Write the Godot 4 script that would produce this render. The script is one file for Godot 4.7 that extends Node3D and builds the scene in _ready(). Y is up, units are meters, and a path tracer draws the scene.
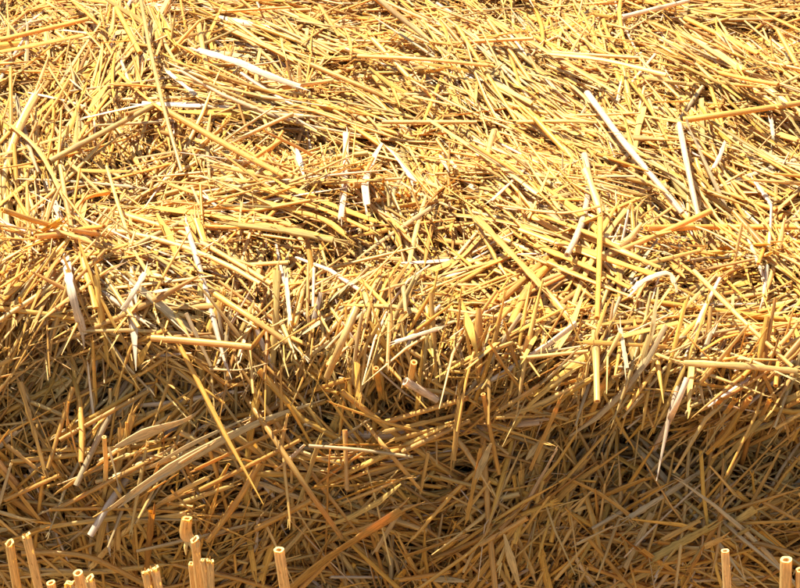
extends Node3D
# A straw bale seen close up from above its front edge, with cut stubble standing before it.
# The bale's skin is described by "across" (metres along its length) and "along" (metres from the back
# of the top, over the rounded front edge at 0, down the front face).

const HEIGHT := 0.46
const EDGE := 0.05
const HALF_LENGTH := 0.44
const BACK := -0.6
const TURN := 1.70  # the front edge rolls a little past upright, so the face leans inwards
const FOOT := 0.49

const LUMPS := [[0.1647, 0.0847, 0.085, 0.018, 0.9781, -0.2079, -0.04], [0.2117, 0.0962, 0.05, 0.016, 1, 0, -0.034], [0.1072, 0.0779, 0.05, 0.016, 0.9659, -0.2588, -0.018], [0.1902, -0.1197, 0.055, 0.03, 1, 0, -0.024], [-0.2019, 0.0345, 0.05, 0.014, 1, 0, -0.032], [-0.2425, -0.1074, 0.04, 0.04, 1, 0, -0.03], [0.0027, 0.0635, 0.05, 0.014, 0.9962, -0.0872, -0.032], [-0.2023, -0.0132, 0.02, 0.014, 1, 0, -0.02], [-0.0562, -0.1908, 0.03, 0.04, 1, 0, -0.014], [-0.0093, -0.1567, 0.025, 0.035, 1, 0, -0.022], [-0.201, -0.0486, 0.05, 0.03, 1, 0, 0.014], [-0.1163, -0.0323, 0.05, 0.03, 1, 0, 0.012], [-0.0217, -0.0064, 0.06, 0.025, 1, 0, 0.01], [0.0477, 0.0294, 0.05, 0.025, 1, 0, 0.014], [0.1354, 0.0397, 0.1, 0.022, 0.9986, -0.0523, 0.018], [0.2059, 0.0474, 0.06, 0.022, 1, 0, 0.014], [0.0869, -0.1107, 0.08, 0.05, 0.9397, 0.342, 0.016], [-0.069, -0.1161, 0.07, 0.05, 0.9063, 0.4226, 0.018], [-0.2148, -0.3119, 0.08, 0.08, 0.9397, 0.342, 0.012], [0.0082, -0.2997, 0.08, 0.07, 1, 0, 0.01], [0.1661, -0.298, 0.08, 0.08, 1, 0, 0.012], [-0.179, -0.1365, 0.06, 0.04, 1, 0, -0.02], [0.0333, -0.2127, 0.06, 0.04, 1, 0, -0.006], [-0.1509, 0.039, 0.04, 0.012, 0.9903, -0.1392, -0.014], [-0.0746, 0.0633, 0.03, 0.012, 0.866, -0.5, -0.014], [-0.1442, 0.0582, 0.09, 0.022, 0.9962, 0.0872, -0.028], [-0.0229, 0.1227, 0.05, 0.03, 1, 0, 0.005], [0.0725, 0.1239, 0.05, 0.04, 0.5, -0.866, 0.008], [-0.1842, 0.0814, 0.07, 0.03, 1, 0, -0.02], [-0.098, 0.0978, 0.05, 0.03, 1, 0, -0.012], [0.174, 0.1472, 0.05, 0.03, 0.866, -0.5, 0.012], [-0.0552, 0.0624, 0.05, 0.02, 1, 0, -0.012]]
# straws picked out by eye: label (empty: a piece of the bale), kind, tone, width mm, [across m, along m, lift mm] ...
const STRAWS := [
	["long bleached white straw lying diagonally on the sunlit upper part, right of centre", "stalk", "W", 4.48, [[0.0991, -0.2497, 15.3], [0.1219, -0.1776, 17.7], [0.1424, -0.1429, 17.7], [0.1589, -0.1223, 15.3]]],
	["short straight bleached straw standing steeply beside the long white diagonal straw", "stalk", "W", 3.88, [[0.1570, -0.2071, 16.7], [0.1621, -0.1537, 20.0], [0.1691, -0.1196, 16.7]]],
	["wide bleached white straw lying near the top edge, left of centre", "flat", "W", 5.14, [[-0.1567, -0.2846, 15.3], [-0.1261, -0.2655, 17.7], [-0.1098, -0.2514, 17.7], [-0.0841, -0.2417, 15.3]]],
	["pale split straw lying crosswise near the upper left edge, under a long golden stalk", "flat", "P", 3.84, [[-0.2587, -0.1765, 14.6], [-0.2353, -0.1561, 17.0], [-0.2009, -0.0781, 14.6]]],
	["thin olive stem standing up out of the top at upper left", "stalk", "O", 2.76, [[-0.2047, -0.3414, 20.2], [-0.1840, -0.2642, 24.5], [-0.1620, -0.1877, 24.5], [-0.1441, -0.1395, 20.2]]],
	["folded white leaf strip hanging in an upside-down V above the middle", "flat", "W", 4.86, [[-0.0242, -0.0724, 16.0], [-0.0269, -0.0885, 17.9], [-0.0297, -0.1579, 18.9], [-0.0261, -0.1921, 18.9], [-0.0155, -0.1780, 17.9], [-0.0018, -0.1392, 16.0]]],
	["bleached white leaf strip hanging over the upper edge at far left", "flat", "W", 6.20, [[-0.1900, -0.0167, 15.3], [-0.1804, 0.0133, 17.7], [-0.1768, 0.0201, 17.7], [-0.1738, 0.0264, 15.3]]],
	["long cream dry leaf tapering at both ends on the shaded front face", "leaf", "C", 6.74, [[-0.1586, 0.1315, 17.4], [-0.1332, 0.1111, 20.1], [-0.1058, 0.0964, 21.0], [-0.0716, 0.0797, 20.1], [-0.0370, 0.0657, 17.4]]],
	["smaller tan dry leaf above the long cream leaf on the shaded front", "leaf", "C", 7.33, [[-0.1539, 0.0987, 15.3], [-0.1347, 0.0901, 17.7], [-0.1147, 0.0835, 17.7], [-0.1061, 0.0782, 15.3]]],
	["long thin tan stalk slanting across the shaded front from the broken short tip", "stalk", "T", 3.40, [[-0.0854, 0.0683, 18.8], [-0.0631, 0.0839, 22.5], [-0.0435, 0.1046, 22.5], [-0.0260, 0.1423, 18.8]]],
	["wide tan stalk sloping down to the bottom edge on the shaded front", "flat", "T", 6.95, [[0.0081, 0.1180, 16.7], [-0.0154, 0.1374, 19.6], [-0.0364, 0.1622, 19.6], [-0.0609, 0.1901, 16.7]]],
	["bright white straw end jutting from the rim at the middle, in sun", "stalk", "W", 4.70, [[0.0091, 0.0494, 22.3], [0.0260, 0.0577, 19.5]]],
	["short pale straw stub standing just above the bright white straw end", "stalk", "P", 3.85, [[0.0141, 0.0430, 20.4], [0.0107, 0.0514, 18.0]]],
	["thin white bent straw hanging over the shade at right of the front", "stalk", "W", 3.09, [[0.1592, 0.0451, 19.5], [0.1533, 0.0547, 24.0], [0.1456, 0.0964, 19.5]]],
	["long horizontal golden straw lying on the top at right, above a hollow", "stalk", "G", 3.81, [[0.1366, -0.0605, 14.6], [0.1818, -0.1199, 17.0], [0.2267, -0.0985, 14.6]]],
	["upright golden straw standing before the packed parallel stalks right of centre", "stalk", "G", 3.25, [[0.1103, -0.0612, 17.4], [0.1108, -0.0118, 21.0], [0.1107, 0.0245, 17.4]]],
	["thin pale golden straw running down to the right rim in a long diagonal", "stalk", "P", 2.67, [[0.1635, -0.0221, 16.0], [0.1870, 0.0215, 19.0], [0.2144, 0.0395, 16.0]]],
	["long pale straw lying almost level along the sunlit rim at right", "flat", "P", 3.74, [[0.1574, 0.0405, 16.7], [0.1864, 0.0412, 20.0], [0.2170, 0.0408, 16.7]]],
	["short white straw chip standing in the rim, right of the upright golden straw", "flat", "W", 2.95, [[0.1231, 0.0300, 19.4], [0.1276, 0.0426, 17.2]]],
	["pale bent straw loop on the sunlit rim, right of centre", "flat", "W", 3.88, [[0.1298, 0.0033, 17.4], [0.1362, -0.0024, 20.6], [0.1488, -0.0112, 20.6], [0.1523, -0.0072, 17.4]]],
	["curved tan straw lying low on the shaded front at far left, behind stubble", "stalk", "T", 3.79, [[-0.2110, 0.1678, 16.0], [-0.1887, 0.1660, 18.7], [-0.1683, 0.1679, 18.7], [-0.1440, 0.1910, 16.0]]],
	["pale grey straw rising to the right across the shaded front at right", "flat", "C", 3.91, [[0.1337, 0.1177, 17.4], [0.1524, 0.1079, 21.0], [0.1713, 0.1027, 17.4]]],
	["short pale straw low on the shaded front, right of centre", "flat", "C", 3.62, [[0.1053, 0.1333, 18.5], [0.1246, 0.1228, 16.5]]],
	["pale wide straw blade standing at the bottom edge, right of the middle", "leaf", "C", 5.12, [[0.0649, 0.1286, 16.0], [0.0692, 0.1449, 19.0], [0.0750, 0.1740, 16.0]]],
	["wide pale golden stalk lying level near the top centre right", "flat", "P", 5.02, [[0.0569, -0.2122, 14.6], [0.0864, -0.2027, 17.0], [0.1187, -0.2118, 14.6]]],
	["pale straw lying level near the top middle, thin and straight", "stalk", "P", 3.25, [[-0.0514, -0.2873, 14.6], [-0.0093, -0.2692, 17.0], [0.0376, -0.2761, 14.6]]],
	["white straw sloping gently down right near the top, right of centre", "flat", "P", 4.17, [[0.0737, -0.2991, 14.6], [0.1090, -0.2885, 17.0], [0.1489, -0.2639, 14.6]]],
	["thin white straw lying level at the very top right", "stalk", "W", 3.47, [[0.1200, -0.3593, 14.6], [0.1421, -0.3719, 17.0], [0.1653, -0.4088, 14.6]]],
	["golden straw running to the right edge in the upper part, slightly rising", "stalk", "G", 4.45, [[0.1595, -0.2133, 14.6], [0.1946, -0.2187, 17.0], [0.2374, -0.2482, 14.6]]],
	["long tan stalk slanting across the upper left into the middle", "stalk", "T", 4.41, [[-0.1640, -0.2019, 15.3], [-0.1197, -0.1559, 18.0], [-0.0740, -0.0903, 15.3]]],
	["olive golden stalk rising to the right beneath the thin olive stem", "stalk", "O", 4.43, [[-0.2287, -0.1530, 14.6], [-0.2017, -0.1773, 17.0], [-0.1736, -0.2060, 14.6]]],
	["golden leaf fragment with ragged end standing on the rim at left", "leaf", "G", 5.04, [[-0.1445, 0.0454, 17.4], [-0.1400, 0.0377, 21.0], [-0.1342, 0.0312, 17.4]]],
	["small brown curled leaf standing in the sun at upper left", "leaf", "T", 5.81, [[-0.2139, -0.2020, 17.4], [-0.2093, -0.2125, 21.0], [-0.2064, -0.2375, 17.4]]],
	["wide olive crushed stalk lying level in the sunlit middle", "flat", "O", 7.98, [[-0.0939, -0.0353, 15.3], [-0.0646, -0.0375, 18.0], [-0.0400, -0.0365, 15.3]]],
	["pale stalk slanting down the sunlit rim left of the middle", "stalk", "P", 4.43, [[-0.0197, 0.0228, 16.7], [-0.0259, 0.0360, 20.0], [-0.0348, 0.0489, 16.7]]],
	["bleached short straw slanting left on the sunlit rim at left", "flat", "W", 3.90, [[-0.1406, 0.0039, 16.0], [-0.1441, 0.0158, 19.0], [-0.1502, 0.0208, 16.0]]],
	["golden leaf blade standing on the rim below the packed parallel stalks", "leaf", "G", 4.85, [[0.0405, 0.0260, 16.7], [0.0448, 0.0349, 20.0], [0.0485, 0.0412, 16.7]]],
	["short golden stem standing upright on the rim at the middle", "stalk", "G", 3.36, [[-0.0065, 0.0453, 22.3], [-0.0062, 0.0621, 19.5]]],
	["pale thin straw lying level in the shaded front, just below the rim", "stalk", "C", 2.21, [[-0.0441, 0.0857, 16.0], [-0.0155, 0.0840, 19.0], [0.0140, 0.0841, 16.0]]],
	["narrow pale dry leaf rising steeply in the shaded front, right of the middle", "leaf", "C", 5.02, [[0.0564, 0.0758, 16.0], [0.0507, 0.0913, 19.0], [0.0448, 0.1121, 16.0]]],
	["thick golden stalk on top at left, sloping down to the left fan of straws", "flat", "G", 4.86, [[-0.1905, -0.1357, 16.0], [-0.1975, -0.0885, 19.0], [-0.1989, -0.0201, 16.0]]],
	["long tan stalk lying along the rim at left, nearly level", "stalk", "T", 4.43, [[-0.1342, 0.0303, 16.7], [-0.1060, 0.0341, 20.0], [-0.0766, 0.0365, 16.7]]],
	["golden straw sloping down right to the rim, left of the middle", "stalk", "G", 3.59, [[-0.1003, 0.0109, 16.7], [-0.0783, 0.0247, 20.0], [-0.0572, 0.0341, 16.7]]],
	["wide pale tan stalk slanting down right from the sunlit middle", "flat", "T", 4.68, [[0.0387, -0.0787, 15.3], [0.0592, -0.0380, 18.0], [0.0801, 0.0059, 15.3]]],
	["", "flat", "P", 2.57, [[-0.2601, -0.1543, 11.7], [-0.2260, -0.1803, 10.5]]],
	["", "flat", "P", 2.53, [[-0.2183, -0.1569, 12.6], [-0.1926, -0.1388, 11.2]]],
	["", "leaf", "W", 5.26, [[-0.2342, -0.2453, 12.6], [-0.2140, -0.2243, 11.2]]],
	["", "flat", "W", 3.13, [[-0.2164, -0.2002, 13.6], [-0.1756, -0.2132, 12.0]]],
	["", "flat", "W", 3.41, [[-0.1724, -0.2586, 13.6], [-0.1494, -0.2292, 12.0]]],
	["", "stalk", "G", 3.88, [[-0.2919, -0.2972, 11.7], [-0.2383, -0.3276, 10.5]]],
	["", "flat", "G", 3.84, [[-0.2875, -0.2779, 11.7], [-0.2300, -0.3090, 10.5]]],
	["", "stalk", "G", 3.79, [[-0.2270, -0.3551, 11.7], [-0.1951, -0.2833, 10.5]]],
	["", "flat", "G", 6.61, [[-0.2585, -0.3744, 11.7], [-0.2258, -0.3153, 10.5]]],
	["", "stalk", "P", 3.11, [[-0.0294, -0.2206, 12.6], [0.0309, -0.2194, 11.2]]],
	["", "flat", "P", 3.11, [[-0.0856, -0.2268, 12.6], [-0.0214, -0.2089, 11.2]]],
	["", "leaf", "W", 3.85, [[-0.0737, -0.1387, 13.6], [-0.0622, -0.0893, 12.0]]],
	["", "leaf", "W", 4.91, [[0.0108, -0.1742, 14.5], [0.0195, -0.1273, 12.8]]],
	["", "flat", "W", 2.95, [[0.0115, -0.1816, 13.6], [0.0234, -0.1314, 12.0]]],
	["", "flat", "W", 2.92, [[0.0465, -0.0936, 13.6], [0.0644, -0.1196, 12.0]]],
	["", "flat", "P", 3.84, [[-0.0007, -0.2267, 10.9], [0.0487, -0.1263, 13.0], [0.0732, -0.0941, 10.9]]],
	["", "flat", "T", 4.20, [[0.0526, -0.3309, 12.6], [0.1169, -0.2545, 11.2]]],
	["", "stalk", "G", 3.76, [[0.1627, -0.3751, 12.6], [0.2091, -0.3086, 11.2]]],
	["", "flat", "W", 3.05, [[0.2140, -0.2173, 13.6], [0.2149, -0.2018, 12.0]]],
	["", "flat", "W", 3.05, [[0.1778, -0.1690, 11.6], [0.1813, -0.1759, 14.0], [0.1854, -0.1962, 11.6]]],
	["", "flat", "W", 3.95, [[0.2029, -0.1569, 13.6], [0.2123, -0.1414, 12.0]]],
	["", "flat", "O", 4.59, [[0.2202, -0.2443, 13.6], [0.2346, -0.2089, 12.0]]],
	["", "flat", "G", 2.81, [[-0.2212, 0.0115, 13.6], [-0.1932, -0.0249, 12.0]]],
	["", "stalk", "G", 2.99, [[-0.2233, 0.0031, 13.6], [-0.2091, -0.1099, 12.0]]],
	["", "flat", "P", 2.82, [[-0.2266, -0.0105, 13.6], [-0.1961, -0.0328, 12.0]]],
	["", "flat", "G", 3.28, [[-0.2195, 0.0164, 13.6], [-0.2034, -0.0212, 12.0]]],
	["", "flat", "G", 4.12, [[-0.1780, -0.0072, 13.6], [-0.1662, 0.0182, 12.0]]],
	["", "flat", "G", 3.26, [[-0.1831, -0.0121, 13.6], [-0.1548, -0.0209, 12.0]]],
	["", "flat", "W", 2.75, [[-0.1338, 0.0130, 14.5], [-0.1141, 0.0057, 12.8]]],
	["", "stalk", "C", 2.29, [[-0.1152, 0.0203, 14.5], [-0.1007, 0.0448, 12.8]]],
	["", "flat", "G", 3.20, [[-0.1730, 0.0365, 14.5], [-0.1269, 0.0266, 12.8]]],
	["", "leaf", "C", 2.77, [[-0.1339, 0.1058, 17.2], [-0.1059, 0.0901, 22.0], [-0.0747, 0.0784, 17.2]]],
	["", "leaf", "C", 2.31, [[-0.1521, 0.1288, 16.5], [-0.1276, 0.1087, 21.0], [-0.1036, 0.0997, 16.5]]],
	["", "thin", "C", 1.59, [[-0.1014, 0.0466, 13.0], [-0.0838, 0.0469, 16.0], [-0.0683, 0.0424, 13.0]]],
	["", "leaf", "P", 4.63, [[-0.1724, -0.0836, 12.6], [-0.1571, -0.0107, 11.2]]],
	["", "flat", "G", 4.73, [[-0.0839, -0.0873, 10.9], [-0.0483, -0.0691, 13.0], [-0.0216, -0.0579, 10.9]]],
	["", "flat", "G", 4.27, [[-0.0757, -0.0888, 10.9], [-0.0398, -0.0719, 13.0], [-0.0172, -0.0654, 10.9]]],
	["", "flat", "G", 4.25, [[-0.0906, -0.0797, 10.9], [-0.0505, -0.0627, 13.0], [-0.0349, -0.0520, 10.9]]],
	["", "flat", "W", 3.17, [[-0.0611, 0.0060, 15.5], [-0.0565, 0.0245, 13.5]]],
	["", "stalk", "W", 1.81, [[-0.0462, 0.0018, 14.5], [-0.0444, 0.0185, 12.8]]],
	["", "flat", "W", 2.67, [[0.0031, 0.0361, 15.5], [0.0269, 0.0308, 13.5]]],
	["", "flat", "P", 3.16, [[0.0705, -0.0419, 12.3], [0.1061, -0.0089, 15.0], [0.1339, 0.0052, 12.3]]],
	["", "flat", "G", 4.17, [[0.0648, -0.0655, 13.6], [0.1095, -0.0350, 12.0]]],
	["", "flat", "G", 4.59, [[0.0858, -0.0566, 11.6], [0.1168, -0.0319, 14.0], [0.1421, -0.0225, 11.6]]],
	["", "flat", "G", 4.17, [[0.0757, -0.0775, 11.6], [0.1107, -0.0488, 14.0], [0.1337, -0.0348, 11.6]]],
	["", "flat", "G", 4.11, [[0.0740, -0.0542, 11.6], [0.1058, -0.0230, 14.0], [0.1284, -0.0099, 11.6]]],
	["", "flat", "G", 3.69, [[0.0877, -0.0664, 11.6], [0.1222, -0.0404, 14.0], [0.1449, -0.0289, 11.6]]],
	["", "flat", "G", 3.66, [[0.0822, -0.0290, 13.6], [0.1118, -0.0111, 12.0]]],
	["", "flat", "T", 4.45, [[0.0663, -0.0347, 11.6], [0.0818, 0.0064, 14.0], [0.0980, 0.0247, 11.6]]],
	["", "stalk", "P", 2.21, [[0.0707, 0.0401, 13.6], [0.1067, 0.0367, 12.0]]],
	["", "flat", "G", 2.64, [[0.1038, 0.0339, 14.5], [0.1490, 0.0345, 12.8]]],
	["", "stalk", "G", 2.33, [[0.2122, -0.1199, 14.5], [0.2006, -0.0500, 12.8]]],
	["", "flat", "P", 2.85, [[0.0502, -0.0906, 12.3], [0.0873, -0.0742, 15.0], [0.1100, -0.0811, 12.3]]],
	["", "stalk", "T", 2.79, [[-0.1804, 0.0682, 14.5], [-0.1930, 0.1131, 12.8]]],
	["", "flat", "T", 3.26, [[-0.2169, 0.1034, 13.6], [-0.2003, 0.1146, 12.0]]],
	["", "thin", "C", 1.85, [[-0.1578, 0.0987, 15.5], [-0.1513, 0.1210, 13.5]]],
	["", "flat", "T", 3.30, [[-0.1518, 0.0910, 13.6], [-0.1560, 0.1659, 12.0]]],
	["", "thin", "T", 1.87, [[-0.1222, 0.1181, 15.5], [-0.1003, 0.1466, 13.5]]],
	["", "flat", "B", 4.29, [[-0.1331, 0.1313, 13.6], [-0.1421, 0.1883, 12.0]]],
	["", "stalk", "T", 3.74, [[-0.0726, 0.1028, 12.3], [-0.0850, 0.1250, 15.0], [-0.1030, 0.1534, 12.3]]],
	["", "flat", "T", 2.73, [[-0.0124, 0.0780, 13.7], [-0.0012, 0.0830, 17.0], [0.0172, 0.1058, 13.7]]],
	["", "flat", "T", 4.07, [[0.0393, 0.0541, 15.5], [0.0358, 0.0856, 13.5]]],
	["", "flat", "T", 2.75, [[0.0510, 0.0784, 15.5], [0.0439, 0.1257, 13.5]]],
	["", "stalk", "T", 2.73, [[0.0515, 0.0530, 16.4], [0.0608, 0.0995, 14.2]]],
	["", "flat", "C", 3.74, [[0.0069, 0.1196, 15.5], [-0.0077, 0.1566, 13.5]]],
	["", "stalk", "T", 3.68, [[-0.0752, 0.1431, 14.5], [-0.0430, 0.1207, 12.8]]],
	["", "flat", "T", 4.61, [[0.0096, 0.1566, 14.5], [0.0374, 0.1388, 12.8]]],
	["", "stalk", "T", 3.14, [[-0.0058, 0.0765, 14.5], [0.0430, 0.0555, 12.8]]],
	["", "flat", "T", 3.16, [[-0.0026, 0.0787, 14.5], [0.0386, 0.0650, 12.8]]],
	["", "stalk", "T", 3.15, [[0.0076, 0.0842, 13.6], [0.0443, 0.0672, 12.0]]],
	["", "flat", "T", 3.61, [[0.0033, 0.0807, 13.6], [0.0334, 0.0710, 12.0]]],
	["", "stalk", "T", 3.22, [[0.0772, 0.1206, 14.5], [0.0516, 0.1398, 12.8]]],
	["", "flat", "C", 3.69, [[0.1457, 0.1168, 14.5], [0.1326, 0.1552, 12.8]]],
	["", "stalk", "T", 2.80, [[0.1112, 0.1320, 14.5], [0.1386, 0.1765, 12.8]]],
	["", "flat", "T", 2.73, [[0.0976, 0.1072, 12.3], [0.1168, 0.1118, 15.0], [0.1360, 0.1207, 12.3]]],
	["", "leaf", "C", 3.63, [[0.0753, 0.0936, 14.5], [0.0842, 0.0795, 12.8]]],
	["", "flat", "O", 5.90, [[0.1471, 0.1442, 13.6], [0.1766, 0.1215, 12.0]]],
	["", "flat", "T", 3.63, [[0.1520, 0.1312, 13.6], [0.1721, 0.1188, 12.0]]],
	["", "flat", "B", 3.20, [[0.1844, 0.1142, 14.5], [0.1683, 0.1470, 12.8]]],
	["", "stalk", "T", 2.27, [[0.1967, 0.1077, 15.5], [0.2290, 0.1198, 13.5]]],
	["", "flat", "T", 3.22, [[0.1851, 0.0507, 15.5], [0.1711, 0.0979, 13.5]]],
	["", "stalk", "T", 3.22, [[0.1929, 0.0499, 15.5], [0.1778, 0.0973, 13.5]]],
	["", "flat", "T", 3.22, [[0.1781, 0.0503, 15.5], [0.1655, 0.0956, 13.5]]],
	["", "flat", "O", 3.20, [[0.1999, 0.0583, 13.6], [0.1797, 0.1037, 12.0]]],
	["", "flat", "T", 2.75, [[0.2036, 0.0502, 15.5], [0.1944, 0.0984, 13.5]]],
	["", "stalk", "P", 2.21, [[0.2093, 0.0630, 16.4], [0.2206, 0.0550, 14.2]]],
	["", "flat", "T", 2.74, [[0.1648, 0.1044, 14.5], [0.1388, 0.1118, 12.8]]],
	["", "stalk", "T", 2.63, [[0.1821, 0.0951, 14.5], [0.2198, 0.0497, 12.8]]],
	["", "flat", "T", 3.72, [[-0.2088, 0.0625, 14.5], [-0.1948, 0.1144, 12.8]]],
	["", "stalk", "T", 2.79, [[-0.1859, 0.0971, 14.5], [-0.1375, 0.0709, 12.8]]],
	["", "flat", "T", 3.24, [[-0.1850, 0.1240, 14.5], [-0.1520, 0.1014, 12.8]]],
	["", "stalk", "T", 2.77, [[-0.1871, 0.1367, 14.5], [-0.1347, 0.1051, 12.8]]],
	["", "flat", "T", 3.17, [[-0.0792, 0.0839, 12.3], [-0.0521, 0.0658, 15.0], [-0.0250, 0.0499, 12.3]]],
	["", "flat", "T", 3.22, [[-0.0719, 0.0834, 14.5], [-0.0351, 0.0685, 12.8]]],
	["", "flat", "T", 2.75, [[-0.1094, 0.1096, 14.5], [-0.0614, 0.0840, 12.8]]],
	["", "stalk", "T", 2.74, [[-0.1065, 0.1204, 14.5], [-0.0496, 0.0857, 12.8]]],
	["", "flat", "O", 3.69, [[-0.0383, 0.0836, 14.5], [-0.0498, 0.1217, 12.8]]],
	["", "stalk", "T", 2.74, [[-0.0249, 0.0797, 14.5], [-0.0229, 0.1102, 12.8]]],
	["", "flat", "T", 2.74, [[0.0929, 0.0538, 14.5], [0.0777, 0.1004, 12.8]]],
	["", "flat", "B", 3.66, [[0.0861, 0.1057, 13.6], [0.0625, 0.1294, 12.0]]],
	["", "flat", "T", 2.66, [[0.0607, 0.0598, 14.5], [0.0819, 0.0486, 12.8]]],
	["", "stalk", "T", 2.79, [[0.0058, 0.1775, 14.5], [0.0348, 0.1625, 12.8]]],
	["", "flat", "T", 3.65, [[0.0462, 0.1735, 13.6], [0.0733, 0.1232, 12.0]]],
	["", "stalk", "T", 2.80, [[-0.0518, 0.1882, 14.5], [-0.0254, 0.1548, 12.8]]],
	["", "flat", "T", 3.29, [[-0.2211, 0.1171, 13.6], [-0.1999, 0.1476, 12.0]]],
	["", "stalk", "T", 2.79, [[-0.2185, 0.1333, 14.5], [-0.1861, 0.1162, 12.8]]],
]
# stubble: label, tip, foot on the ground, width mm, shape, tone
const STUBBLE := [
	["stubble stalk with a slanted ragged tip, first from the left edge", Vector3(-0.1824, 0.4153, 0.1300), Vector3(-0.1549, 0, 0.1300), 4.84, 1, "P"],
	["pale stubble stalk with a broken tip, second from the left edge", Vector3(-0.1732, 0.4209, 0.1300), Vector3(-0.1232, 0, 0.1420), 4.57, 1, "S"],
	["hollow stubble stalk end low at the bottom edge, lowest of the left cluster", Vector3(-0.1522, 0.4230, 0.1700), Vector3(-0.1022, 0, 0.1640), 4.44, 0, "S"],
	["wide stubble stalk only just showing at the bottom edge in the left cluster", Vector3(-0.1402, 0.4299, 0.1800), Vector3(-0.0902, 0, 0.1860), 5.85, 1, "S"],
	["hollow open stubble stalk with a clean cut ring, in the left cluster", Vector3(-0.1407, 0.4224, 0.1600), Vector3(-0.0907, 0, 0.1480), 4.96, 0, "S"],
	["round tipped stubble stalk at the right end of the left cluster", Vector3(-0.1325, 0.4261, 0.1700), Vector3(-0.0825, 0, 0.1700), 4.67, 1, "S"],
	["left stalk of the joined pair of pale stubble stalks", Vector3(-0.1086, 0.4171, 0.1500), Vector3(-0.0586, 0, 0.1620), 4.25, 1, "S"],
	["right stalk of the joined pair of pale stubble stalks, leaning right", Vector3(-0.1040, 0.4193, 0.1500), Vector3(-0.0540, 0, 0.1440), 4.49, 1, "S"],
	["tallest stubble stalk, topped by a flared sheath with a hollow end", Vector3(-0.0961, 0.4157, 0.1000), Vector3(-0.0870, 0, 0.1060), 6.21, 2, "S"],
	["pale stubble stalk with a splintered tip right of the flared tallest stalk", Vector3(-0.0897, 0.4129, 0.1150), Vector3(-0.0667, 0, 0.1030), 4.61, 1, "S"],
	["thin splintered stubble stalk, third of the group with the flared stalk", Vector3(-0.0814, 0.4190, 0.1400), Vector3(-0.0425, 0, 0.1400), 3.01, 1, "S"],
	["short stubble stalk at the right of the group with the flared stalk", Vector3(-0.0778, 0.4186, 0.1400), Vector3(-0.0775, 0, 0.1520), 4.02, 1, "S"],
	["single smooth yellow stubble stalk standing alone left of the middle", Vector3(-0.0427, 0.4282, 0.1400), Vector3(0.0072, 0, 0.1340), 5.49, 0, "S"],
	["slim yellow stubble stalk leaning right, left one of the right-hand group", Vector3(0.1777, 0.4415, 0.1400), Vector3(0.2277, 0, 0.1460), 4.16, 0, "S"],
	["thick hollow yellow stubble stalk near the right-hand bottom corner", Vector3(0.2066, 0.4452, 0.1500), Vector3(0.2354, 0, 0.1380), 5.82, 0, "S"],
	["stubble stalk cut by the right edge of the picture", Vector3(0.2138, 0.4397, 0.1500), Vector3(0.2608, 0, 0.1500), 4.37, 0, "S"],
]

# base reflectances of dry straw, linear
const TONES := {
	"W": [0.84, 0.76, 0.57], "P": [0.86, 0.66, 0.24], "G": [0.84, 0.55, 0.12], "T": [0.72, 0.45, 0.12],
	"O": [0.60, 0.46, 0.16], "C": [0.68, 0.56, 0.30], "B": [0.56, 0.29, 0.06], "S": [0.88, 0.71, 0.31]}

var rng := RandomNumberGenerator.new()
var stalk_mat: StandardMaterial3D
var leaf_mat: StandardMaterial3D
var used := {}

class Buf:
	var v := PackedVector3Array()
	var n := PackedVector3Array()
	var c := PackedColorArray()
	var u := PackedVector2Array()
	var i := PackedInt32Array()

func _ready():
	make_view()
	make_materials()
	make_ground()
	make_bale()
	make_loose_straws()
	make_stubble()

# ------------------------------------------------------------------ view and light
func make_view():
	var cam := Camera3D.new()
	cam.name = "camera"
	add_child(cam)
	cam.look_at_from_position(Vector3(0.10567, 1.16000, 1.14282), Vector3(0.00000, 0.46000, -0.06500), Vector3.UP)
	cam.fov = 13.4737
	cam.near = 0.05
	cam.far = 200.0
	cam.current = true
	var sky_mat := ProceduralSkyMaterial.new()
	sky_mat.sky_top_color = Color(0.58, 0.62, 0.70)
	sky_mat.sky_horizon_color = Color(0.90, 0.87, 0.81)
	sky_mat.sky_curve = 0.15
	sky_mat.ground_horizon_color = Color(0.62, 0.55, 0.42)
	sky_mat.ground_bottom_color = Color(0.42, 0.34, 0.22)
	sky_mat.energy_multiplier = 0.6
	var sky := Sky.new()
	sky.sky_material = sky_mat
	var env := Environment.new()
	env.background_mode = Environment.BG_SKY
	env.sky = sky
	env.tonemap_mode = Environment.TONE_MAPPER_LINEAR
	env.tonemap_exposure = 4.1
	env.sdfgi_enabled = true
	env.ssao_enabled = true
	env.ssil_enabled = true
	var we := WorldEnvironment.new()
	we.name = "world_environment"
	we.environment = env
	add_child(we)
	var sun := DirectionalLight3D.new()
	sun.name = "sun"
	sun.light_energy = 1.6
	sun.light_color = Color(1.0, 0.95, 0.86)
	sun.light_angular_distance = 0.5
	sun.shadow_enabled = true
	add_child(sun)
	sun.look_at_from_position(Vector3(-0.40, 0.90, -0.19) * 5.0, Vector3.ZERO, Vector3.UP)

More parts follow.
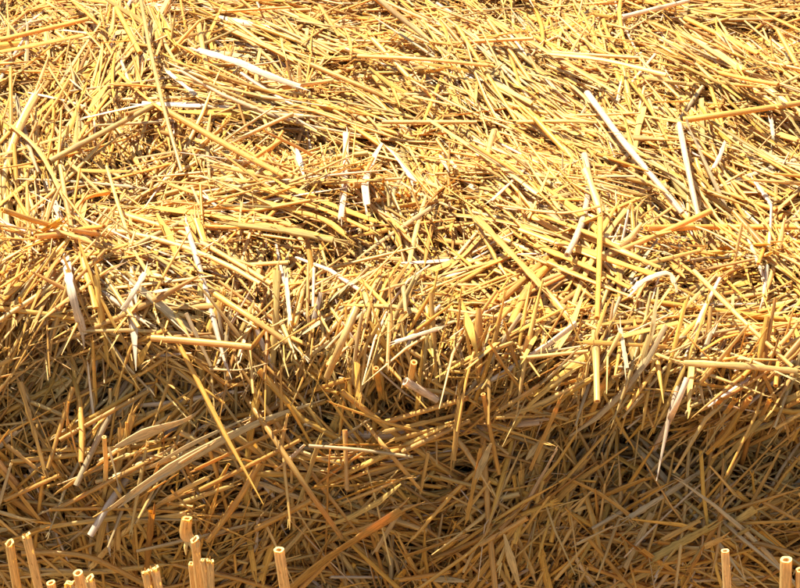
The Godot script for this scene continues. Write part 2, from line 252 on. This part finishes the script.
# ------------------------------------------------------------------ materials
func make_materials():
	var wd := 128
	var ht := 512
	var fine := FastNoiseLite.new()
	fine.seed = 5
	fine.frequency = 1.0
	var spots := FastNoiseLite.new()
	spots.seed = 9
	spots.frequency = 1.0
	var img := Image.create(wd, ht, false, Image.FORMAT_RGB8)
	for y in ht:
		for x in wd:
			# fibres run along the stalk; weather spots are short and rare
			var f := fine.get_noise_2d(x * 0.31, y * 0.012) * 0.6 + fine.get_noise_2d(x * 0.9 + 300.0, y * 0.03) * 0.4
			var b := spots.get_noise_2d(x * 0.10, y * 0.045)
			var val := clampf(0.90 + f * 0.38, 0.55, 1.0)
			var dark := clampf((b - 0.40) * 1.6, 0.0, 0.3)
			img.set_pixel(x, y, Color(val * (1.0 - dark * 0.55), val * (0.985 - dark * 0.75), val * (0.96 - dark * 0.9)))
	img.generate_mipmaps()
	var tex := ImageTexture.create_from_image(img)
	stalk_mat = StandardMaterial3D.new()
	stalk_mat.vertex_color_use_as_albedo = true
	stalk_mat.albedo_texture = tex
	stalk_mat.roughness = 0.44
	stalk_mat.metallic_specular = 0.5
	stalk_mat.backlight_enabled = true
	stalk_mat.backlight = Color(1.0, 0.84, 0.50)
	leaf_mat = StandardMaterial3D.new()
	leaf_mat.vertex_color_use_as_albedo = true
	leaf_mat.albedo_texture = tex
	leaf_mat.roughness = 0.68
	leaf_mat.metallic_specular = 0.4
	leaf_mat.backlight_enabled = true
	leaf_mat.backlight = Color(0.95, 0.84, 0.60)

# ------------------------------------------------------------------ names and tags
func numbered(called: String) -> String:
	var k: int = used.get(called, 0)
	used[called] = k + 1
	return called if k == 0 else "%s_%03d" % [called, k]

func tag(o: Node, label: String, category: String, group := "", kind := ""):
	if label: o.set_meta("label", label)
	if category: o.set_meta("category", category)
	if group: o.set_meta("group", group)
	if kind: o.set_meta("kind", kind)

# ------------------------------------------------------------------ the bale's skin
func bulge(x: float, s: float) -> float:
	var d := 0.004 * sin(x * 31 + s * 9 + 1.3) * sin(s * 27 - x * 7 + 0.4) + 0.0025 * sin(x * 73 + 2.1) * sin(s * 61 + x * 23)
	for l in LUMPS:
		var dx: float = x - l[0]
		var ds: float = s - l[1]
		var a: float = (dx * l[4] + ds * l[5]) / l[2]
		var b: float = (-dx * l[5] + ds * l[4]) / l[3]
		var q := a * a + b * b
		if q < 9.0: d += l[6] * exp(-q)
	return d

func normal_at(s: float) -> Vector3:
	if s <= 0.0: return Vector3.UP
	var a := s / EDGE
	a = minf(a, TURN)
	return Vector3(0, cos(a), sin(a))

func skin(x: float, s: float, h: float) -> Vector3:
	var n := normal_at(s)
	var p: Vector3
	if s <= 0.0: p = Vector3(x, HEIGHT, -EDGE + s)
	else: p = Vector3(x, HEIGHT - EDGE, -EDGE) + n * EDGE + Vector3(0, -n.z, n.y) * maxf(0.0, s - EDGE * TURN)
	return p + n * (h + bulge(x, s))

# ------------------------------------------------------------------ shapes
func sweep(b: Buf, pts: PackedVector3Array, rad: PackedFloat32Array, flat: float, turn0: float, twist: float, up: Vector3, cols: PackedColorArray, sides: int):
	var first := b.v.size()
	var n := pts.size()
	var run := rng.randf() * 3.0
	var u0 := rng.randf()
	var grain := PackedFloat32Array()
	for j in sides: grain.append(rng.randf_range(0.9, 1.06))
	for i in n:
		var t := (pts[mini(i + 1, n - 1)] - pts[maxi(i - 1, 0)]).normalized()
		var side := t.cross(up)
		side = side.normalized() if side.length_squared() > 1e-6 else t.cross(Vector3.RIGHT).normalized()
		var nn := side.cross(t)
		var w := turn0 + twist * i / (n - 1.0)
		var e1 := side * cos(w) + nn * sin(w)
		var e2 := nn * cos(w) - side * sin(w)
		if i > 0: run += (pts[i] - pts[i - 1]).length() * 7.0
		for j in sides + 1:
			var a := TAU * j / sides
			var ca := cos(a)
			var sa := sin(a)
			b.v.append(pts[i] + (e1 * ca + e2 * (sa * flat)) * rad[i])
			b.n.append((e1 * (ca * flat) + e2 * sa).normalized())
			b.u.append(Vector2(u0 + j * 0.5 / sides, run))
			var g := grain[j % sides]
			b.c.append(Color(cols[i].r * g, cols[i].g * g, cols[i].b * g))
	var m := sides + 1
	for i in n - 1:
		for j in sides:
			var a := first + i * m + j
			b.i.append(a); b.i.append(a + 1); b.i.append(a + m)
			b.i.append(a + 1); b.i.append(a + m + 1); b.i.append(a + m)

# the cut end of a hollow stalk: a rim and a little of the inner wall
func hollow_end(b: Buf, at: Vector3, out_dir: Vector3, up: Vector3, r: float, flat: float, turn: float, col: Color, sides: int, jag := 0.0):
	var side := out_dir.cross(up).normalized()
	var nn := side.cross(out_dir)
	var e1 := side * cos(turn) + nn * sin(turn)
	var e2 := nn * cos(turn) - side * sin(turn)
	var first := b.v.size()
	for j in sides + 1:
		var a := TAU * j / sides
		var d := e1 * cos(a) + e2 * (sin(a) * flat)
		var inner := (e1 * (cos(a) * flat) + e2 * sin(a)).normalized()
		var lift := out_dir * (jag * r * (0.6 + 0.4 * sin(a + r * 9000.0) + 0.22 * sin(a * 3.0 + r * 5000.0) + 0.12 * sin(a * 5.0)))
		for q in [[1.0, 0.0, out_dir], [0.56, -0.08, out_dir], [0.56, -0.08, -inner], [0.5, -2.6, -inner]]:
			b.v.append(at + d * (r * q[0]) + out_dir * (r * q[1]) + lift)
			b.n.append(q[2])
			b.c.append(col)
			b.u.append(Vector2(0.1 + 0.02 * j, 0.3 + 0.02 * q[1]))
	for j in sides:
		var a := first + j * 4
		for k in [0, 2]:
			b.i.append(a + k); b.i.append(a + k + 4); b.i.append(a + k + 1)
			b.i.append(a + k + 4); b.i.append(a + k + 5); b.i.append(a + k + 1)

func tone(key: String, spread := 0.16) -> Color:
	var t: Array = TONES[key]
	var k := 1.0 + rng.randf_range(-spread, spread * 0.6)
	var warm := rng.randf_range(-0.06, 0.06)
	return Color(minf(t[0] * k * (1 + warm * 0.4), 0.9), minf(t[1] * k, 0.86), minf(t[2] * k * (1 - warm * 2.0), 0.8))

func random_tone() -> String:
	var q := rng.randf()
	if q < 0.34: return "G"
	if q < 0.59: return "P"
	if q < 0.78: return "T"
	if q < 0.84: return "O"
	if q < 0.915: return "C"
	if q < 0.955: return "B"
	return "W"

# one straw along a path; detail 0 deep in the bale, 1 near its skin, 2 picked out singly
func straw(stalks: Buf, leaves: Buf, path: PackedVector3Array, width: float, kind: String, key: String, up: Vector3, detail: int):
	var r := width * 0.5
	var rings := path.size()
	var c0 := tone(key)
	var c1 := c0.lerp(tone(random_tone()), rng.randf_range(0.0, 0.35))
	var cols := PackedColorArray()
	var rad := PackedFloat32Array()
	var flat := 1.0
	var turn := 0.0
	var twist := 0.0
	var sides := [4, 5, 10][detail] as int
	var b := stalks
	var path2 := path
	match kind:
		"flat":
			flat = rng.randf_range(0.22, 0.6)
			turn = rng.randf_range(-0.5, 0.5) if detail == 2 else rng.randf_range(-0.8, 0.8)
			twist = rng.randf_range(-0.5, 0.5)
			if rng.randf() < 0.4: b = leaves
		"leaf":
			flat = rng.randf_range(0.06, 0.14)
			turn = rng.randf_range(-0.45, 0.45) if detail == 2 else rng.randf_range(-0.8, 0.8)
			twist = rng.randf_range(-0.9, 0.9)
			b = leaves
		"thin":
			flat = rng.randf_range(0.4, 1.0)
			sides = mini(sides, 4) if detail < 2 else 6
		_:
			flat = rng.randf_range(0.8, 1.0) if detail == 2 else rng.randf_range(0.5, 0.95)
	var torn0 := rng.randf_range(0.25, 1.0) if detail < 2 else 1.0
	var torn1 := rng.randf_range(0.08, 0.8) if detail < 2 else 1.0
	var knot := -1
	if detail > 0 and kind == "stalk" and rings > 4 and rng.randf() < 0.3: knot = rng.randi_range(1, rings - 2)
	for i in rings:
		var t := i / (rings - 1.0)
		var c := c0.lerp(c1, t)
		var k := 1.0 + rng.randf_range(-0.07, 0.07)
		var q := r * (1.0 + rng.randf_range(-0.06, 0.06)) * lerpf(1.0, 0.86, t)
		if kind == "leaf": q = r * minf(1.0, 0.3 + t * 3.0) * minf(1.0, (1.0 - t) * 1.9 + 0.06) * rng.randf_range(0.84, 1.08)
		if kind == "leaf" and detail == 2: q = r * minf(1.0, 0.25 + t * 2.2) * pow(clampf((1.0 - t) * 1.5, 0.0, 1.0), 0.8) * rng.randf_range(0.96, 1.03) + r * 0.05
		if kind == "flat": q *= rng.randf_range(0.72, 1.12)
		if kind == "thin": q *= lerpf(1.0, 0.4, t)
		if kind != "leaf":
			if i == 0: q *= torn0
			elif i == rings - 1: q *= torn1
		if i == knot:
			q *= 1.28
			c = c.lerp(Color(0.34, 0.19, 0.07), 0.5)
		cols.append(Color(c.r * k, c.g * k, c.b * k))
		rad.append(q)
	sweep(b, path2, rad, flat, turn, twist, up, cols, sides)
	if detail > 0 and (kind == "stalk" or kind == "flat") and width > 0.0021:
		var n := rings - 1
		if kind == "stalk" and (detail == 2 or torn0 > 0.75):
			hollow_end(b, path2[0], (path2[0] - path2[1]).normalized(), up, rad[0], flat, -turn, cols[0], sides)
			if detail == 2: hollow_end(b, path2[n], (path2[n] - path2[n - 1]).normalized(), up, rad[n], flat, turn + twist, cols[n], sides)
		elif detail == 2 or rng.randf() < 0.5:
			# a crushed end splits into slivers
			for e in [0, n]:
				var tip := path2[e]
				var d := (tip - path2[1 if e == 0 else n - 1]).normalized()
				var side := d.cross(up).normalized()
				for k in rng.randi_range(1, 3):
					var o := side * (r * rng.randf_range(-0.7, 0.7))
					var far := tip + o + (d + side * rng.randf_range(-0.28, 0.28) + up * rng.randf_range(-0.15, 0.22)).normalized() * rng.randf_range(1.5, 5.0) * r
					sweep(b, PackedVector3Array([tip + o - d * r, (tip + o).lerp(far, 0.5), far]), PackedFloat32Array([r * 0.34, r * 0.24, r * 0.05]), 0.5, 0, 0.6, up, PackedColorArray([cols[e], cols[e], cols[e]]), 4)

func mesh_of(stalks: Buf, leaves: Buf, origin := Vector3.ZERO) -> ArrayMesh:
	var m := ArrayMesh.new()
	for pair in [[stalks, stalk_mat], [leaves, leaf_mat]]:
		var b: Buf = pair[0]
		if b.i.is_empty(): continue
		if origin != Vector3.ZERO:
			for k in b.v.size(): b.v[k] -= origin
		var a := []
		a.resize(Mesh.ARRAY_MAX)
		a[Mesh.ARRAY_VERTEX] = b.v
		a[Mesh.ARRAY_NORMAL] = b.n
		a[Mesh.ARRAY_COLOR] = b.c
		a[Mesh.ARRAY_TEX_UV] = b.u
		a[Mesh.ARRAY_INDEX] = b.i
		m.add_surface_from_arrays(Mesh.PRIMITIVE_TRIANGLES, a)
		m.surface_set_material(m.get_surface_count() - 1, pair[1])
	return m

func place(called: String, mesh: Mesh, at: Vector3, parent: Node) -> MeshInstance3D:
	var o := MeshInstance3D.new()
	o.name = numbered(called)
	o.mesh = mesh
	o.position = at
	o.cast_shadow = GeometryInstance3D.SHADOW_CASTING_SETTING_ON
	parent.add_child(o, true)
	return o

# ------------------------------------------------------------------ setting
func make_ground():
	var noise := FastNoiseLite.new()
	noise.seed = 21
	noise.frequency = 0.05
	noise.fractal_octaves = 5
	var ramp := Gradient.new()
	ramp.offsets = PackedFloat32Array([0.2, 0.5, 0.8])
	ramp.colors = PackedColorArray([Color(0.27, 0.20, 0.12), Color(0.42, 0.32, 0.18), Color(0.55, 0.43, 0.25)])
	var tex := NoiseTexture2D.new()
	tex.noise = noise
	tex.width = 512
	tex.height = 512
	tex.seamless = true
	tex.color_ramp = ramp
	var m := StandardMaterial3D.new()
	m.albedo_texture = tex
	m.roughness = 0.95
	m.uv1_triplanar = true
	m.uv1_world_triplanar = true
	m.uv1_scale = Vector3(1.3, 1.3, 1.3)
	var plane := PlaneMesh.new()
	plane.size = Vector2(120, 120)
	plane.material = m
	var g := place("ground", plane, Vector3.ZERO, self)
	tag(g, "dry straw littered field ground under the bale", "ground", "", "structure")
	rng.seed = 808
	var sb := Buf.new()
	var lb := Buf.new()
	for k in 7000:
		var away := 1.7 * sqrt(rng.randf())
		var turn := rng.randf() * TAU
		loose_on_plane(sb, lb, Vector3(cos(turn) * away, rng.randf_range(0.003, 0.012), sin(turn) * away), Vector3.UP, 1.3)
	var litter := place("straw_litter", mesh_of(sb, lb), Vector3.ZERO, self)
	tag(litter, "loose straw scattered over the ground round the bale", "straw litter", "", "stuff")

# ------------------------------------------------------------------ the bale
func make_bale():
	var bale := Node3D.new()
	bale.name = numbered("straw_bale")
	add_child(bale)
	tag(bale, "packed golden straw bale with sunlit top and shaded front, filling the picture", "straw bale")
	make_core(bale)
	var clumps := {}
	var stalks := Buf.new()
	var leaves := Buf.new()
	rng.seed = 4711
	var outer := []
	var total := 0
	while total < 100000:
		var x := rng.randf_range(-HALF_LENGTH, HALF_LENGTH)
		var s := rng.randf_range(BACK, FOOT)
		var near := absf(x) < 0.345 and s > -0.53 and s < 0.26
		if not near and rng.randf() > 0.3: continue
		total += 1
		# tufts of like direction
		var best := 9.0
		var tuft := []
		var gx := floori(x / 0.06)
		var gs := floori(s / 0.06)
		for ix in range(gx - 1, gx + 2):
			for iq in range(gs - 1, gs + 2):
				var key := ix * 1000 + iq
				if not clumps.has(key):
					clumps[key] = make_tuft(ix, iq)
				var c: Array = clumps[key]
				var d2: float = (x - c[0]) * (x - c[0]) + (s - c[1]) * (s - c[1])
				if d2 < best:
					best = d2
					tuft = c
		var angle: float = tuft[2] + rng.randfn(0.0, 0.36) if rng.randf() < tuft[3] else rng.randf() * PI
		var kind := "stalk"
		var width := 0.0
		var length := 0.0
		var q := rng.randf()
		if q < 0.26:
			width = clampf(rng.randfn(0.0017, 0.0005), 0.0009, 0.0036)
			length = rng.randf_range(0.025, 0.11)
		elif q < 0.58:
			kind = "flat"
			width = clampf(rng.randfn(0.0020, 0.0008), 0.0009, 0.0046)
			length = rng.randf_range(0.015, 0.085)
		elif q < 0.64:
			kind = "leaf"
			width = rng.randf_range(0.0022, 0.0048)
			length = rng.randf_range(0.02, 0.075)
		elif q < 0.89:
			kind = "thin"
			width = rng.randf_range(0.0005, 0.0013)
			length = rng.randf_range(0.012, 0.07)
		else:
			kind = "flat" if rng.randf() < 0.6 else "stalk"
			width = rng.randf_range(0.001, 0.0028)
			length = rng.randf_range(0.005, 0.018)
		if s > -0.03 and s < 0.07: length *= 0.85
		var deep := pow(rng.randf(), 0.75)
		if s > 0.07:
			# the face is looser, of longer stalks with hollows between them
			if deep < 0.86 and rng.randf() < 0.72: continue
			length *= 1.4
			width *= 1.4
		elif deep > 0.85 and kind != "thin":
			length *= 1.35
			width *= 1.38
		if deep > 0.8 and s < -0.02 and rng.randf() < 0.5: angle = tuft[2] + rng.randfn(0.0, 0.22)
		var h: float = lerpf(-0.028 - 0.030 * smoothstep(0.03, 0.09, s), 0.004, deep) + tuft[4]
		var tilt := rng.randfn(0.0, 0.11 if deep > 0.85 else 0.2 if deep > 0.6 else 0.28)
		var top := 0.010 if rng.randf() < 0.97 else 0.024
		if s > 0.08: top *= 0.55
		var rise := absf(sin(tilt)) * length * 0.5
		if h + rise > top: tilt *= maxf(0.0, (top - h) / rise)
		if not near: deep *= 0.5
		if deep > 0.72 and width * length > 0.00012 and near and absf(x) < 0.27 and s > -0.42 and s < 0.19 and kind != "leaf":
			outer.append([width * length * (deep - 0.4), x, s, h + 0.002, angle, tilt, length, width, kind])
			continue
		lay(stalks, leaves, x, s, h, angle, tilt, length, width, kind, random_tone(), 1 if deep > 0.64 else 0)
	for k in 9000:
		# crumbs of chaff caught between the stalks
		var cx := rng.randf_range(-0.34, 0.34)
		var cs := rng.randf_range(-0.5, 0.24)
		lay(stalks, leaves, cx, cs, rng.randf_range(-0.016, 0.006), rng.randf() * PI, rng.randfn(0.0, 0.5), rng.randf_range(0.002, 0.007), rng.randf_range(0.0005, 0.0016), "flat", random_tone(), 0)
	for k in 6600:
		# the two ends and the back
		var side := k % 3
		var at: Vector3
		var out_dir: Vector3
		if side < 2:
			out_dir = Vector3.RIGHT if side == 0 else Vector3.LEFT
			at = Vector3((HALF_LENGTH - 0.02) * out_dir.x, rng.randf_range(0.01, HEIGHT - 0.02), rng.randf_range(-EDGE + BACK + 0.02, -0.03))
		else:
			out_dir = Vector3.FORWARD
			at = Vector3(rng.randf_range(-HALF_LENGTH, HALF_LENGTH), rng.randf_range(0.01, HEIGHT - 0.02), -EDGE + BACK + 0.02)
		at += out_dir * rng.randf_range(-0.006, 0.008)
		loose_on_plane(stalks, leaves, at, out_dir, 1.4)
	outer.sort_custom(func(a, b): return a[0] > b[0])
	var singles := 0
	for e in STRAWS:
		if e[0] != "": continue
		rng.seed = 900 + singles
		picked(e, bale)
		singles += 1
	for k in outer.size():
		var e: Array = outer[k]
		rng.seed = 5000 + k
		if singles < 298:
			var sb := Buf.new()
			var lb := Buf.new()
			lay(sb, lb, e[1], e[2], e[3], e[4], e[5], e[6], e[7], e[8], random_tone(), 2)
			var at := skin(e[1], e[2], e[3])
			place("straw", mesh_of(sb, lb, at), at, bale)
			singles += 1
		else:
			lay(stalks, leaves, e[1], e[2], e[3], e[4], e[5], e[6], e[7], e[8], random_tone(), 1)
	var mass := place("packed_straw", mesh_of(stalks, leaves), Vector3.ZERO, bale)
	tag(mass, "tangled mass of packed golden straw", "", "", "stuff")
	print("triangles ", (stalks.i.size() + leaves.i.size()) / 3, " outer ", outer.size(), " singles ", singles)

func make_tuft(ix: int, iq: int) -> Array:
	var r := RandomNumberGenerator.new()
	r.seed = 77 + ix * 7919 + iq * 104729
	var cx := (ix + r.randf()) * 0.06
	var cs := (iq + r.randf()) * 0.06
	var mean := deg_to_rad(58.0)
	var spread := 0.5
	if cs > 0.055:
		mean = deg_to_rad(-52.0)
		spread = 0.6
	elif cs > -0.05:
		mean = deg_to_rad(90.0)
		spread = 0.7
	return [cx, cs, mean + r.randfn(0.0, spread), r.randf_range(0.4, 0.8), r.randf_range(-0.010, 0.005)]

# lays one straight or slightly bowed straw in the skin
func lay(stalks: Buf, leaves: Buf, x: float, s: float, h: float, angle: float, tilt: float, length: float, width: float, kind: String, key: String, detail: int):
	var n := normal_at(s)
	var down := Vector3.RIGHT.cross(n)
	var e := 0.006
	var b0 := bulge(x, s)
	var gx := (bulge(x + e, s) - b0) / e
	var gs := (bulge(x, s + e) - b0) / e
	var t1 := (Vector3.RIGHT + n * clampf(gx, -0.8, 0.8)).normalized()
	var t2 := (down + n * clampf(gs, -0.8, 0.8)).normalized()
	var nn := (n - Vector3.RIGHT * clampf(gx, -0.8, 0.8) - down * clampf(gs, -0.8, 0.8)).normalized()
	var dir := (t1 * cos(angle) + t2 * sin(angle)) * cos(tilt) + nn * sin(tilt)
	var across := dir.cross(nn).normalized()
	var centre := skin(x, s, h)
	var around := clampf(1.0 - absf(s - 0.035) / 0.07, 0.0, 1.0)
	var bow := around * 0.8 / EDGE * 0.5 * sin(angle) * sin(angle)
	var sway := rng.randfn(0.0, 1.1)
	var lift := rng.randfn(0.0, 0.5)
	var rings: int = [3, 5, 8][detail]
	if length < 0.02: rings = 3
	var kink := -1.0
	var kink_turn := 0.0
	if rng.randf() < 0.18 and length > 0.035:
		kink = rng.randf_range(-0.3, 0.3)
		kink_turn = rng.randfn(0.0, 0.5)
	if kind == "thin":
		sway *= 7.0
		lift *= 4.0
	elif kind == "leaf":
		sway *= 3.0
		lift *= 3.0
	var path := PackedVector3Array()
	for i in rings:
		var f := (i / (rings - 1.0) - 0.5)
		var t := f * length
		var p := centre + dir * t + across * (sway * t * t) + nn * ((lift - bow) * t * t)
		if kink > -0.9 and f > kink:
			p += (across * kink_turn - nn * absf(kink_turn) * 0.3) * (f - kink) * length
		path.append(p)
	straw(stalks, leaves, path, width, kind, key, nn, detail)

# a straw lying on a flat place
func loose_on_plane(stalks: Buf, leaves: Buf, at: Vector3, n: Vector3, big: float):
	var a := n.cross(Vector3(0.3, 0.5, 0.8)).normalized()
	var turn := rng.randf() * TAU
	var dir := (a * cos(turn) + n.cross(a) * sin(turn) + n * rng.randfn(0.0, 0.08)).normalized()
	var half := rng.randf_range(0.012, 0.045) * big
	var mid := at + n * rng.randf_range(0.0, 0.003)
	straw(stalks, leaves, PackedVector3Array([at - dir * half, mid, at + dir * half]), rng.randf_range(0.0012, 0.0034) * big, "flat" if rng.randf() < 0.6 else "stalk", random_tone(), n, 0)

# one straw of the table, as a mesh of its own
func picked(e: Array, parent: Node) -> MeshInstance3D:
	var curve := Curve3D.new()
	curve.bake_interval = 0.002
	var raw: Array = e[4]
	var n := raw.size()
	var knots := PackedVector3Array()
	for q in raw: knots.append(skin(q[0], q[1], q[2] * 0.001))
	for i in n:
		var hand := (knots[mini(i + 1, n - 1)] - knots[maxi(i - 1, 0)]) * (1.0 / 6.0)
		curve.add_point(knots[i], -hand, hand)
	var rings := 13
	var path := PackedVector3Array()
	for i in rings: path.append(curve.sample_baked(curve.get_baked_length() * i / (rings - 1.0), true))
	var mid: Array = raw[n / 2]
	var up := normal_at(mid[1])
	var sb := Buf.new()
	var lb := Buf.new()
	straw(sb, lb, path, e[3] * 0.001, e[1], e[2], up, 2)
	return place("straw" if parent != self else ("dry_leaf" if e[0].contains("leaf") else "loose_straw"), mesh_of(sb, lb, path[rings / 2]), path[rings / 2], parent)

func make_core(bale: Node3D):
	# the solid inside, a little below the skin
	var b := Buf.new()
	var nx := 90
	var ns := 110
	for k in ns + 1:
		for i in nx + 1:
			var x := lerpf(-HALF_LENGTH + 0.02, HALF_LENGTH - 0.02, i / float(nx))
			var s := lerpf(BACK + 0.02, FOOT - 0.002, k / float(ns))
			b.v.append(skin(x, s, -0.030 - 0.030 * smoothstep(0.03, 0.09, s)))
	for k in ns:
		for i in nx:
			var a := k * (nx + 1) + i
			for q in [a, a + 1, a + nx + 1, a + 1, a + nx + 2, a + nx + 1]: b.i.append(q)
	# ends and back down to the ground
	var low := PackedInt32Array()
	for k in ns + 1:
		var p := b.v[k * (nx + 1)]
		b.v.append(Vector3(p.x, 0.002, p.z)); b.v.append(Vector3(b.v[k * (nx + 1) + nx].x, 0.002, p.z))
	var f := (nx + 1) * (ns + 1)
	for k in ns:
		for q in [k * (nx + 1), (k + 1) * (nx + 1), f + k * 2, f + k * 2, (k + 1) * (nx + 1), f + k * 2 + 2]: b.i.append(q)
		for q in [k * (nx + 1) + nx, f + k * 2 + 1, (k + 1) * (nx + 1) + nx, f + k * 2 + 1, f + k * 2 + 3, (k + 1) * (nx + 1) + nx]: b.i.append(q)
	for i in nx:
		var g := b.v.size()
		b.v.append(b.v[i]); b.v.append(b.v[i + 1])
		b.v.append(Vector3(b.v[i].x, 0.002, b.v[i].z)); b.v.append(Vector3(b.v[i + 1].x, 0.002, b.v[i + 1].z))
		for q in [g, g + 2, g + 1, g + 1, g + 2, g + 3]: b.i.append(q)
	var st := SurfaceTool.new()
	st.begin(Mesh.PRIMITIVE_TRIANGLES)
	for p in b.v: st.add_vertex(p)
	for q in b.i: st.add_index(q)
	st.generate_normals()
	var m := StandardMaterial3D.new()
	var noise := FastNoiseLite.new()
	noise.seed = 3
	noise.frequency = 0.06
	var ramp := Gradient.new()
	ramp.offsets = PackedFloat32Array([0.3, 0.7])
	ramp.colors = PackedColorArray([Color(0.38, 0.25, 0.12), Color(0.60, 0.43, 0.21)])  # browner than the straw: shade in the gaps is partly put into this colour
	var tex := NoiseTexture2D.new()
	tex.noise = noise
	tex.seamless = true
	tex.width = 256
	tex.height = 256
	tex.color_ramp = ramp
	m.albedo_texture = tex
	m.uv1_triplanar = true
	m.uv1_scale = Vector3(14, 14, 14)
	m.roughness = 0.9
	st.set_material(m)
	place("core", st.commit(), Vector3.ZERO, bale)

# ------------------------------------------------------------------ straws lying loose on the bale
func make_loose_straws():
	var k := 0
	for e in STRAWS:
		if e[0] == "": continue
		rng.seed = 300 + k
		k += 1
		var o := picked(e, self)
		tag(o, e[0], "leaf" if e[0].contains("leaf") else "straw", "loose straws lying on the bale")

# ------------------------------------------------------------------ stubble before the bale
func make_stubble():
	var k := 0
	for e in STUBBLE:
		rng.seed = 60 + k
		k += 1
		var root := Node3D.new()
		root.name = numbered("stubble_stalk")
		root.position = e[2]
		add_child(root, true)
		tag(root, e[0], "stubble", "cut stubble stalks standing before the bale")
		var sb := Buf.new()
		var lb := Buf.new()
		var tip: Vector3 = e[1] - e[2]
		var r: float = e[3] * 0.0005
		var shape: int = e[4]
		var c := tone(e[5], 0.08)
		var thin := 0.5 if shape == 2 else 1.0
		var rings := 14
		var path := PackedVector3Array()
		var rad := PackedFloat32Array()
		var cols := PackedColorArray()
		var end := 0.93 if shape == 2 else 1.0
		var bend := Vector3(rng.randf_range(-1, 1), 0, rng.randf_range(-1, 1)) * 0.003
		for i in rings:
			var t := i / (rings - 1.0) * end
			path.append(tip * t + bend * sin(PI * t))
			rad.append(r * thin * (1.06 - 0.06 * t) * rng.randf_range(0.975, 1.025) * (1.2 if i == 4 else 1.0))
			var q := tone(e[5], 0.05)
			cols.append(c.lerp(q, 0.4) if i != 4 else c.lerp(Color(0.36, 0.2, 0.08), 0.5))
		sweep(sb, path, rad, 1.0, 0, 0, Vector3.BACK, cols, 14)
		var d := (path[rings - 1] - path[rings - 2]).normalized()
		hollow_end(sb, path[rings - 1], d, Vector3.BACK, rad[rings - 1], 1.0, 0, tone(e[5], 0.05), 14, 0.2 if shape == 0 else 0.9)
		if shape == 1:
			# torn fibres round the cut
			for j in 4:
				var a := rng.randf() * TAU
				var o := Vector3(cos(a), 0, sin(a)) * r * 0.85
				var top := path[rings - 1] + o
				var far := top + d * r * rng.randf_range(0.3, 1.3) + o * rng.randf_range(-0.2, 0.3)
				sweep(sb, PackedVector3Array([top - d * r * 1.2, top, far]), PackedFloat32Array([r * 0.3, r * 0.34, r * 0.08]), 0.4, -a, 0.3, Vector3.BACK, PackedColorArray([cols[13], cols[13], tone("P", 0.05)]), 5)
		place("stem", mesh_of(sb, lb), Vector3.ZERO, root)
		if shape == 2:
			# the flared leaf sheath round its top, torn below
			var hb := Buf.new()
			var eb := Buf.new()
			var hp := PackedVector3Array()
			var hr := PackedFloat32Array()
			var hc := PackedColorArray()
			for i in 7:
				var t := i / 6.0
				hp.append(tip - d * 0.016 * (1.0 - t) + Vector3(-0.0012, 0, 0) * sin(PI * t))
				hr.append(r * [0.45, 0.8, 1.12, 1.1, 1.0, 0.94, 0.92][i])
				hc.append(tone("S" if i < 3 else "P", 0.06))
			sweep(hb, hp, hr, 0.85, 0, 0, Vector3.BACK, hc, 12)
			hollow_end(hb, hp[6], d, Vector3.BACK, hr[6], 0.85, 0, tone("P", 0.05), 12, 0.3)
			for j in 4:
				var side := Vector3(rng.randf_range(-1, 1), 0, rng.randf_range(0.2, 1)).normalized()
				var from := hp[1] + side * r * 0.6
				sweep(eb, PackedVector3Array([from, from + (side - d) * 0.002, from + side * 0.0025 - d * rng.randf_range(0.004, 0.007)]), PackedFloat32Array([0.0014, 0.0011, 0.0003]), 0.3, 0.3 * j, 0.4, side, PackedColorArray([hc[0], hc[0], hc[0]]), 5)
			place("leaf_sheath", mesh_of(hb, eb), Vector3.ZERO, root)
